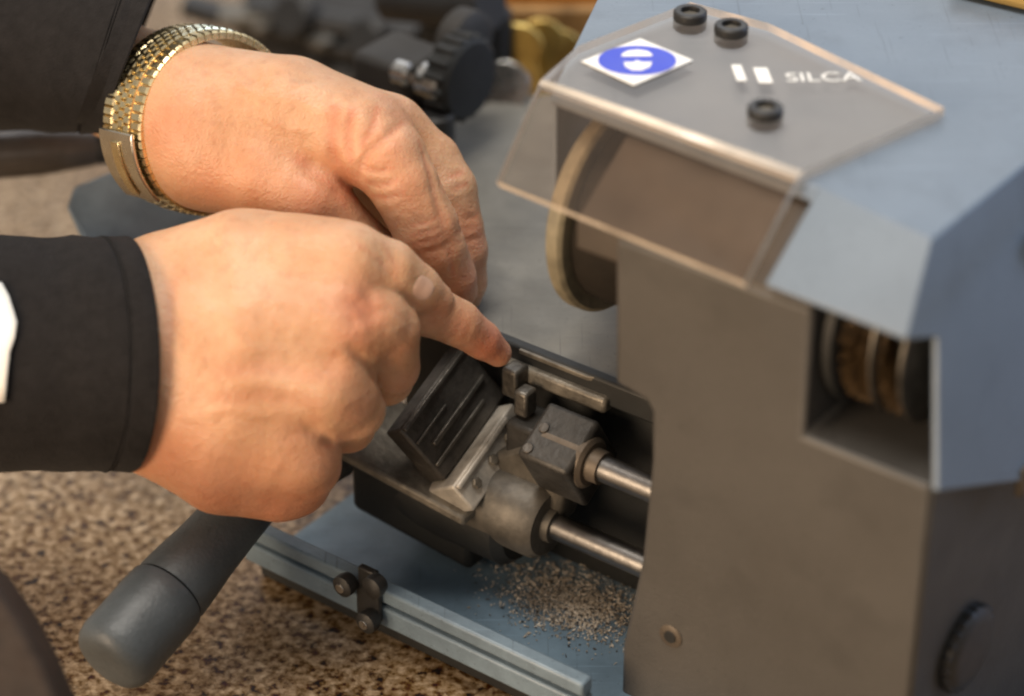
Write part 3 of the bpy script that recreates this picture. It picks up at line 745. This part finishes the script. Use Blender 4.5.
# base pan and grooved front rail
zp0 = 9.0
pr0 = uz(262, 540, 20); pr1 = uz(592, 668, 20)
bR = -63.0
aL = np.dot(pr0, A) - 6; aE = np.dot(pr1, A) + 6
mb = MB(); mb.box(A * (aL + 2) + B * (bR + 2.6) + Z * 8.4, A * (190 - aL), B * 78, Z * (zp0 - 8.4)); pan = mb.build('base_pan', M['base'], machine, bevel=1)
mb = MB()
Lr = aE - aL
mb.box(A * aL + B * (bR - 4) + Z * 11, A * Lr, B * 6, Z * 7.4)
mb.box(A * aL + B * (bR - 2.2) + Z * 18.4, A * (Lr - .6), B * 4.2, Z * 1.8)
mb.box(A * aL + B * (bR - 4) + Z * 20.2, A * Lr, B * 5.5, Z * 5)
rail = mb.build('front_rail', M['rail'], machine, bevel=1.1)
mb = MB(); mb.box(A * aL + B * (bR + 3.2) + Z * .6, A * (Lr + 4), B * 4, Z * 7.6); mb.build('under_rail_shade', M['cavity'], machine, bevel=.6)  # black strip added for the shadow beneath the rail
# stop clip straddling the rail
q = ub(371, 594, bR - 4)
mb = MB(); mb.box(q - A * 4 - B * 2.6 - Z * 8, A * 9, B * 2.4, Z * 13); mb.box(q - A * 3 - B * 2.6 + Z * 3, A * 7, B * 2.5, Z * 8); clip = mb.build('rail_stop', M['black'], machine, bevel=.6)
mb = MB()
for da, dz in [(-6, 4), (6, 9), (3, -6)]:
    mb.lathe(q + A * da + Z * dz - B * 2.6, -B, [(0, 3.2), (2, 3.8), (4.2, 3.6), (5, 2.2)], 22)
mb.build('stop_screws', M['black'], clip)
mb = MB()
for da, dz in [(-6, 4), (3, -6)]:
    mb.cyl(q + A * da + Z * dz - B * 7.5, -B, .5, 1.6, .1, 14)
mb.build('screw_heads', M['chrome'], clip)

# guide rods
bq = -24.0
def rod(u, v, r, a0, a1):
    p = ub(u, v, bq); p0 = p - A * np.dot(p, A)
    mb = MB(); mb.cyl(p0 + A * a0, A, a1 - a0, r, .3, 32); return mb.build('guide_rod', M['rod'], machine), p0
ra, pu = rod(624, 477, 4.2, 44, 110); rb, plw = rod(597, 544, 4.2, -10, 110)

# vise carriage
J = [cs(400, 430, 797), cs(445, 481, 805), cs(506, 372, 825), cs(460, 339, 817)]
x1 = nrm(J[1] - J[0]); y1 = nrm(J[3] - J[0]); y1 = nrm(y1 - x1 * np.dot(x1, y1)); nj = np.cross(x1, y1)
if np.dot(nj, fw) > 0: nj = -nj
Lx = np.linalg.norm(J[1] - J[0]); Ly = np.linalg.norm(J[3] - J[0])
jp = lambda x, y, z=0: J[0] + x1 * x + y1 * y + nj * z
def jbox(mb, x, y, z, dx, dy, dz): mb.box(jp(x, y, z), x1 * dx, y1 * dy, nj * dz)
mb = MB(); jbox(mb, 0, 0, -8, Lx, Ly, 8)
carriage_root = machine
jaw = mb.build('vise_jaw', M['jaw'], machine, bevel=.9)
mb = MB()
jbox(mb, 0.2, .4, .1, 1.5, Ly - 1, 1.5)
jbox(mb, Lx * .48, 5, .1, 1.6, Ly - 8, 1.7); jbox(mb, Lx * .30, 1, .1, 1.0, Ly * .45, .9)
jbox(mb, Lx * .72, 1, .1, 1.2, Ly * .75, 1.0)
mb.build('jaw_ridges', M['steel'], jaw, bevel=.4)
mb = MB()
jbox(mb, Lx + .4, -3, -9, 11, Ly * .96, 15)
jbox(mb, Lx + .6, -2.5, 6.1, 2.2, Ly * .8, 1.6)
bar = mb.build('clamp_bar', M['pale'], machine, bevel=1.2)
mb = MB()
for yy in (4, 14, 24): mb.cyl(jp(Lx + 6, yy, 6.1), nj, 1.6, 1.9, .4, 6)
mb.build('clamp_bolts', M['cast'], bar)
# body block and bearing barrels on the two rods
def along(u, v, b): return ub(u, v, b)
blk = along(549, 400, -19)
mb = MB(); Bp = B * math.cos(.54) + Z * math.sin(.54); Np = np.cross(A, Bp)
o = blk; mb.box(o - Np * 22, A * 19, -Bp * 20, Np * 22); block = mb.build('carriage_block', M['dark'], machine, bevel=1.5)
mb = MB(); c1 = o - Bp * 9 + A * 4 + Np * .2
for k, (da, db) in enumerate([(0, 0), (-1, -8)]): mb.cyl(c1 + A * da + Bp * db, Np, .5, 1.7, .2, 20)
mb.build('block_screws', M['jaw'], block)
mb = MB(); ab = np.dot(ub(478, 505, bq), A); mb.lathe(plw + A * ab, A, [(0, 9.5), (2.5, 12.4), (26, 12.4), (28.5, 10.6), (28.5, 6), (31, 5.6)], 48); barrel = mb.build('bearing_barrel', M['grime'], machine)
mb = MB(); ab = np.dot(ub(548, 440, bq), A); mb.lathe(pu + A * ab, A, [(0, 6), (1, 8.2), (16, 8.2), (17, 7), (17, 5.4), (21, 5.2)], 48); mb.build('bearing_barrel', M['brown'], machine)
# web tying the two barrels and the jaws together
w0 = ub(478, 468, bq + 6); mb = MB()
mb.prism([ub(470, 462, bq), ub(468, 506, bq), ub(500, 538, bq), ub(556, 528, bq), ub(566, 482, bq), ub(540, 440, bq)], B * 12); mb.build('carriage_web', M['grime'], machine, bevel=2.0)
# carriage base plate whose front edge shows below the hand
e0 = cs(330, 446, 812); e1 = cs(474, 524, 803)
ea = nrm(e1 - e0); mb = MB(); mb.box(e0 - ea * 14, ea * (np.linalg.norm(e1 - e0) + 10), B * 34, -Z * 3.6); mb.build('carriage_plate', M['cast'], machine, bevel=1.0)
mb = MB(); ab2 = np.dot(ub(395, 505, bq), A); mb.lathe(plw - Z * 7 + B * 3 + A * ab2, A, [(0, 12), (3, 15), (48, 15), (51, 12)], 48); mb.build('barrel_shade', M['cavity'], machine)  # black cylinder shaped as the rounded shadow under the barrel
mb = MB(); mb.box(e0 - ea * 4 - Z * 4 + B * 14, ea * 44, B * 24, -Z * 30); mb.build('plate_shade', M['cavity'], machine, bevel=2)  # black box standing in for the shadow below the plate
# spring lever along the back of the vise
s0 = cs(508, 362, 812); s1 = s0 + A * 40
mb = MB(); mb.box(s0 - B * 3 - Z * 3, A * 39, B * 6, Z * 5.5); mb.build('clamp_spindle', M['cast'], machine, bevel=1.2)
mb = MB(); mb.box(s0 + A * 4 - B * 9 - Z * 6, A * 6, B * 7, Z * 10); mb.box(s0 + A * 11 - B * 12 - Z * 9, A * 5, B * 6, Z * 9); mb.build('spindle_lugs', M['steel'], machine, bevel=1.0)

mb = MB(); mb.box(s0 + A * 10 - B * 15 - Z * 27, A * 25, B * 14, Z * 17); mb.build('vise_body', M['dark'], machine, bevel=1.5)
# key blank in the vise
kb0 = s0 + A * 5 + Z * 5.5 - B * 1
mb = MB(); kd = nrm(A); kt = nrm(B * .95 + Z * .12)
prof = [(0, 0), (26, 0), (29, 1.2), (29, 2.0), (25, 3.4), (22, 2.6), (19, 3.5), (15, 2.5), (11, 3.6), (7, 2.7), (4, 4.2), (0, 4.2)]
mb.prism([kb0 + kd * x + kt * y for x, y in prof], np.cross(kd, kt) * 1.6)
key = mb.build('key_blank', M['cast'], None, bevel=.25); tag(key, 'small dull steel key blank lying along the top of the vise', 'key')

# lever with its thick rubber grip
h0 = cs(110, 660, 768); h1 = cs(226, 527, 800)
hd = nrm(h1 - h0); HL = np.linalg.norm(h1 - h0)
ts = .49 * HL
mb = MB(); mb.lathe(h0, hd, [(ts + .5, 10.5), (ts + .5, 11.9), (ts + 2, 12.2), (ts + 10, 11.6), (HL * .8, 10.8), (HL, 10.2), (HL + 16, 9.6), (HL + 18, 8)], 56); grip = mb.build('lever_grip', M['grip'], machine)
mb = MB(); mb.lathe(h0, hd, [(-2.0, 6), (-1.8, 9), (-.8, 11), (1.2, 12.4), (4, 13.0), (ts - 6, 13.0), (ts - .9, 12.7), (ts - .3, 12.3), (ts - .3, 10)], 56); mb.build('grip_cap', M['grip'], grip)
mb = MB(); lr0 = h0 + hd * (HL + 4); lr1 = cs(342, 458, 828); mb.cyl(lr0, lr1 - lr0, np.linalg.norm(lr1 - lr0), 6, .5); mb.build('lever_rod', M['steel'], grip)

# metal filings swept into the pan
mb = MB()
for k in range(3800):
    g = rng.normal(size=2); u = 572 + g[0] * 34 + rng.normal() * 9; v = 602 + g[1] * 17 + g[0] * 8
    if u > 640: continue
    p = uz(u, v, zp0 + .25)
    if np.dot(p, B) < bR + 9: continue
    p = p + Z * abs(rng.normal()) * .15
    a = rng.random() * 6.28; L = .3 + rng.random() ** 3 * 2.0; w = .16 + rng.random() * .34
    d = np.array([math.cos(a), math.sin(a), rng.normal() * .35]); t = np.array([-math.sin(a), math.cos(a), rng.normal() * .4]); n = nrm(np.cross(d, t))
    mb.add([p - d * L / 2, p + t * w, p + d * L / 2, p - t * w, p + n * .35], [[0, 1, 4], [1, 2, 4], [2, 3, 4], [3, 0, 4], [3, 2, 1, 0]], int(rng.choice([0, 0, 0, 1, 1, 2])))
fil = mb.build('metal_filings', [mat('pale_filings', (.52, .47, .40), .5, metal=.3, var=.3), mat('brown_filings', (.33, .28, .22), .6, metal=.2, var=.3), mat('dark_filings', (.05, .04, .03), .6)], None, smooth=False, recalc=False)
tag(fil, 'loose brown metal filings heaped in the blue base pan beside the front rail', 'filings', kind='stuff')

# ------------------------------------------------------------------ counter and things behind
mb = MB(); mb.add([(-1500, -900, 0), (1500, -900, 0), (1500, 2500, 0), (-1500, 2500, 0)], [[0, 1, 2, 3]])
ct = mb.build('countertop', M['granite'], None, smooth=False); tag(ct, 'speckled brown and cream granite countertop under the machine', 'countertop', kind='structure')

# dark grey machine at the back
dm = thing('bench_machine', 'dark grey bench machine out of focus behind the upper hand', 'machine', uz(330, 60, 0))
bb = lambda u, v, z: uz(u, v, z)
q0 = uz(225, 30, 40)
mb = MB(); mb.prism([uz(236, 34, 45), uz(398, 92, 45), uz(470, 40, 45), uz(520, -60, 45), uz(250, -60, 45)], -Z * 44); mb.build('body', M['darkgrey'], dm, bevel=3)
mb = MB(); mb.prism([uz(180, 18, 47), uz(395, 78, 47), uz(402, 66, 47), uz(190, 6, 47)], Z * 7); ledge = mb.build('front_ledge', M['black'], dm, bevel=1.5)
mb = MB()
for u, v in [(262, 30), (322, 46), (372, 64)]: mb.lathe(uz(u, v, 54), Z, [(0, 5.5), (3.5, 5.3), (4.2, 4)], 24)
mb.build('ledge_bolts', M['steel'], ledge)
mb = MB(); mb.prism([uz(218, 30, 55), uz(262, 28, 55), uz(268, 14, 55), uz(222, 12, 55)], Z * 5); mb.build('bracket', M['cast'], dm, bevel=1)
mb = MB(); mb.cyl(uz(250, 12, 58), uz(420, 40, 58) - uz(250, 12, 58), np.linalg.norm(uz(420, 40, 58) - uz(250, 12, 58)), 6, 1); mb.build('slide_bar', M['black'], dm)
mb = MB(); mb.lathe(uz(300, 18, 60), nrm(-B + Z * .5), [(-6, 8), (-4, 10), (6, 10), (8, 8)], 32); mb.lathe(uz(372, 40, 60), nrm(-B + Z * .5), [(-6, 7), (-4, 9), (6, 9), (8, 7)], 32); mb.build('lock_knobs', M['black'], dm)

vz = thing('screw_clamp', 'black screw clamp with a ribbed knob behind the knuckles of the upper hand', 'clamp', uz(440, 160, 0))
cb = cs(405, 78, 905)
mb = MB(); mb.box(cb - A * 18 - B * 8 - Z * 14, A * 26, B * 24, Z * 22); cbx = mb.build('clamp_body', M['darkgrey'], vz, bevel=2.5)
mb = MB(); mb.cyl(cb + A * 8 + Z * 2, A, 10, 6.5, 1); mb.cyl(cb + A * 4 + Z * 8 - B * 10, A, 7, 4.2, 1); mb.build('clamp_screw', M['chrome'], vz)
kn = cs(446, 72, 905)
mb = MB(); mb.lathe(kn, A, [(0, 12), (1.5, 14.5), (10, 15), (11.5, 13.5), (12, 8)], 48); knb = mb.build('knob', M['cavity'], vz)
mb = MB()
for k in range(18):
    a = 2 * math.pi * k / 18; mb.cyl(kn + A * 1.5 + (B * math.cos(a) + Z * math.sin(a)) * 14.6, A, 8.5, 1.5, .4, 10)
mb.build('knob_ribs', M['cavity'], knb)
mb = MB(); mb.lathe(cs(452, 38, 915), A, [(0, 10), (2, 12), (9, 12), (11, 9)], 40); mb.build('collar', M['darkgrey'], vz)
mb = MB(); mb.cyl(cs(488, 8, 968), -Z, 60, 9, 1.5); mb.cyl(cs(452, -6, 985), -Z, 70, 12, 2); mb.build('upright', M['cavity'], vz)
mb = MB(); mb.cyl(cs(436, 112, 897), -Z, 130, 6.5, 1); mb.build('post', M['black'], vz)
mb = MB(); mb.lathe(cs(470, 4, 960), nrm(A + Z * .2), [(-40, 8), (-39, 9), (2, 9), (3, 10), (9, 10), (10, 9)], 36); mb.build('crossbar', M['black'], vz)

# brass keys in a bunch beyond the bed
keys = []
def key_shape(o, d, n, L, mats, name, label, grp):
    d = nrm(d); n = nrm(n - d * np.dot(n, d)); t = np.cross(n, d)
    mb = MB()
    pr = [(9 * math.cos(a) * 1.0 - 1, 9.5 * math.sin(a)) for a in np.linspace(.45, 2 * math.pi - .45, 22)]
    pr += [(12, -3.6)] + [(12 + (L - 12) * k / 8, -3.6) for k in range(1, 8)] + [(L - 1, -2.4), (L, -.5)]
    for k in range(8): pr.append((L - 3 - (L - 16) * k / 8, 2.2 + (1.6 if k % 2 else 0)))
    pr.append((11, 3.8))
    mb.prism([o + d * x + t * y for x, y in pr], n * 2.2)
    ob = mb.build(name, mats, None, bevel=.3); tag(ob, label, 'key', grp); return ob
kc = cs(525, 42, 985)
lab = ['brass key blank standing upright in the bunch under the orange box', 'short brass key blank leaning right towards the blue cover', 'brass key blank leaning left beside the black crossbar', 'pale steel key blank lowest in the brass bunch']
key_shape(cs(540, 42, 985), -Z * 1 + rt * .02, -fw, 42, M['brass'], 'brass_key', lab[0], 'key blanks behind the bed')
key_shape(cs(556, 52, 990), -Z * 1 + rt * -.25, -fw + rt * .3, 36, M['brass'], 'brass_key', lab[1], 'key blanks behind the bed')
key_shape(cs(520, 46, 978), -Z * 1 + rt * .35, -fw - rt * .4, 40, M['brass'], 'brass_key', lab[2], 'key blanks behind the bed')
key_shape(cs(505, 88, 950), -rt * .2 - Z * .8 - fw * .3, Z * .6 - fw, 24, M['chrome'], 'steel_key', lab[3], 'key blanks behind the bed')
# rack board they hang on
mb = MB(); p = cs(528, 60, 1005); mb.box(p - rt * 40 - Z * 70 + fw * 6, rt * 80, nrm(np.cross(Z, rt)) * 6, Z * 92)
rk = mb.build('key_board', mat('brown_board', (.36, .20, .07), .6, var=.5, vscale=50), None, bevel=1); tag(rk, 'brown board behind the brass key blanks', 'board')
# orange box
mb = MB(); o_ = cs(545, 6, 1030); mb.box(o_ - rt * 32 - Z * 4, rt * 55, np.array([0, 40, 0]), Z * 46)
ob = mb.build('orange_box', M['orange'], None, bevel=1.5); tag(ob, 'orange box at the top behind the brass keys', 'box')
mb = MB(); mb.box(o_ - rt * 34 - Z * 140 + np.array([0, 1.0, 0]), rt * 59, np.array([0, 44, 0]), Z * 135); sh = mb.build('dark_stand', M['darkgrey'], None, bevel=1.5); tag(sh, 'dark stand under the orange box', 'stand')
# yellow thing resting on the far right of the cover
yo = uz(985, 8, zr + 2)
mb = MB(); mb.prism([uz(948, -6, zr + 2), uz(1034, 15, zr + 2), uz(1070, -2, zr + 2), uz(1060, -60, zr + 2), uz(960, -60, zr + 2)], Z * 7); yb = mb.build('yellow_tray', M['yellow'], None, bevel=2.5, seg=3)
tag(yb, 'yellow tray on top of the blue cover at its far corner', 'tray')

# black lever tube at the far left and the blue grey block beside it
lv = thing('lever_tube', 'black metal lever tube lying behind the two sleeves', 'lever', uz(60, 230, 0))
t0 = cs(-60, 160, 905); t1 = cs(112, 146, 915)
mb = MB(); d = nrm(t1 - t0); mb.lathe(t0, d, [(0, 8.0), (34, 8.4), (52, 6.6), (np.linalg.norm(t1 - t0), 5.0)], 36); mb.build('tube', mat('dark_satin_steel', (.10, .09, .085), .32, metal=.6, var=.3), lv)
mb = MB(); mb.cyl(t1 - d * 22, d, 30, 6.2, 1.2); mb.build('tube_end', M['black'], lv)
mb = MB(); g = cs(120, 205, 870)
mb.prism([cs(72, 186, 886), cs(66, 206, 876), cs(86, 250, 868), cs(220, 262, 858), cs(230, 190, 866), cs(188, 140, 888), cs(122, 166, 888)], nrm(fw + Z * -.35) * 40)
bk = mb.build('steel_block', mat('blue_grey_steel', (.17, .23, .30), .4, metal=.1, var=.3, vscale=50), None, bevel=2.5, seg=3); tag(bk, 'blue grey metal block between the two wrists', 'block')

# dark brown leather thing in the near corner
lp_ = MB()
pts = [(-80, 530), (-30, 560), (-4, 584), (20, 618), (42, 658), (62, 704), (76, 760), (-80, 780)]
lp_.prism([cs(u, v, 690) for u, v in pts], fw * 22)
lo = lp_.build('leather_pouch', M['leather'], None, bevel=2.5, seg=3); tag(lo, 'dark brown leather pouch beside the grey lever grip in the near corner', 'pouch')

# ------------------------------------------------------------------ camera, light
cam = bpy.data.cameras.new('camera'); co_ = bpy.data.objects.new('camera', cam); col.objects.link(co_)
co_.location = tuple(C * S); co_.rotation_euler = (math.pi / 2 - pit, 0, 0)
cam.sensor_width = 36; cam.lens = 36 * F / 1024; cam.clip_start = .02; cam.clip_end = 20
cam.dof.use_dof = True; cam.dof.focus_distance = .795; cam.dof.aperture_fstop = 4.8
scene.camera = co_
w = bpy.data.worlds.new('World'); scene.world = w; w.use_nodes = True
w.node_tree.nodes['Background'].inputs['Color'].default_value = (1.0, .94, .88, 1); w.node_tree.nodes['Background'].inputs['Strength'].default_value = .40
def area(name, loc, tgt, size, power, colr, sy=None):
    l = bpy.data.lights.new(name, 'AREA'); l.size = size; l.energy = power; l.color = colr
    if sy: l.shape = 'RECTANGLE'; l.size_y = sy
    o = bpy.data.objects.new(name, l); col.objects.link(o); o.location = loc
    o.rotation_euler = (Vector(tgt) - Vector(loc)).to_track_quat('-Z', 'Y').to_euler()
area('ceiling_lamp', (-.18, -.08, 1.40), (0, 0, .1), .55, 15.5, (1.0, .93, .84))
area('warm_fill', (-.75, -.75, .35), (-.1, 0, .1), .5, 13, (1.0, .73, .48))  # added fill, stands in for warm bounce on the hands
area('cool_fill', (1.4, .35, .6), (.15, .05, .15), .6, 7, (.42, .62, 1.0))  # added unseen source that turns the right side bluer
area('sheen_fill', (.25, 1.9, 1.30), (.1, .1, .15), 2.0, 10, (.90, .94, 1.0), 1.3)  # added unseen panel, enlarged for the sheen on guard and cover top
scene.view_settings.view_transform = 'Standard'; scene.view_settings.look = 'None'; scene.view_settings.exposure = 0; scene.view_settings.gamma = 1
scene.cycles.filter_width = 2.2
for o in bpy.data.objects:
    if '_base' in o: del o['_base']
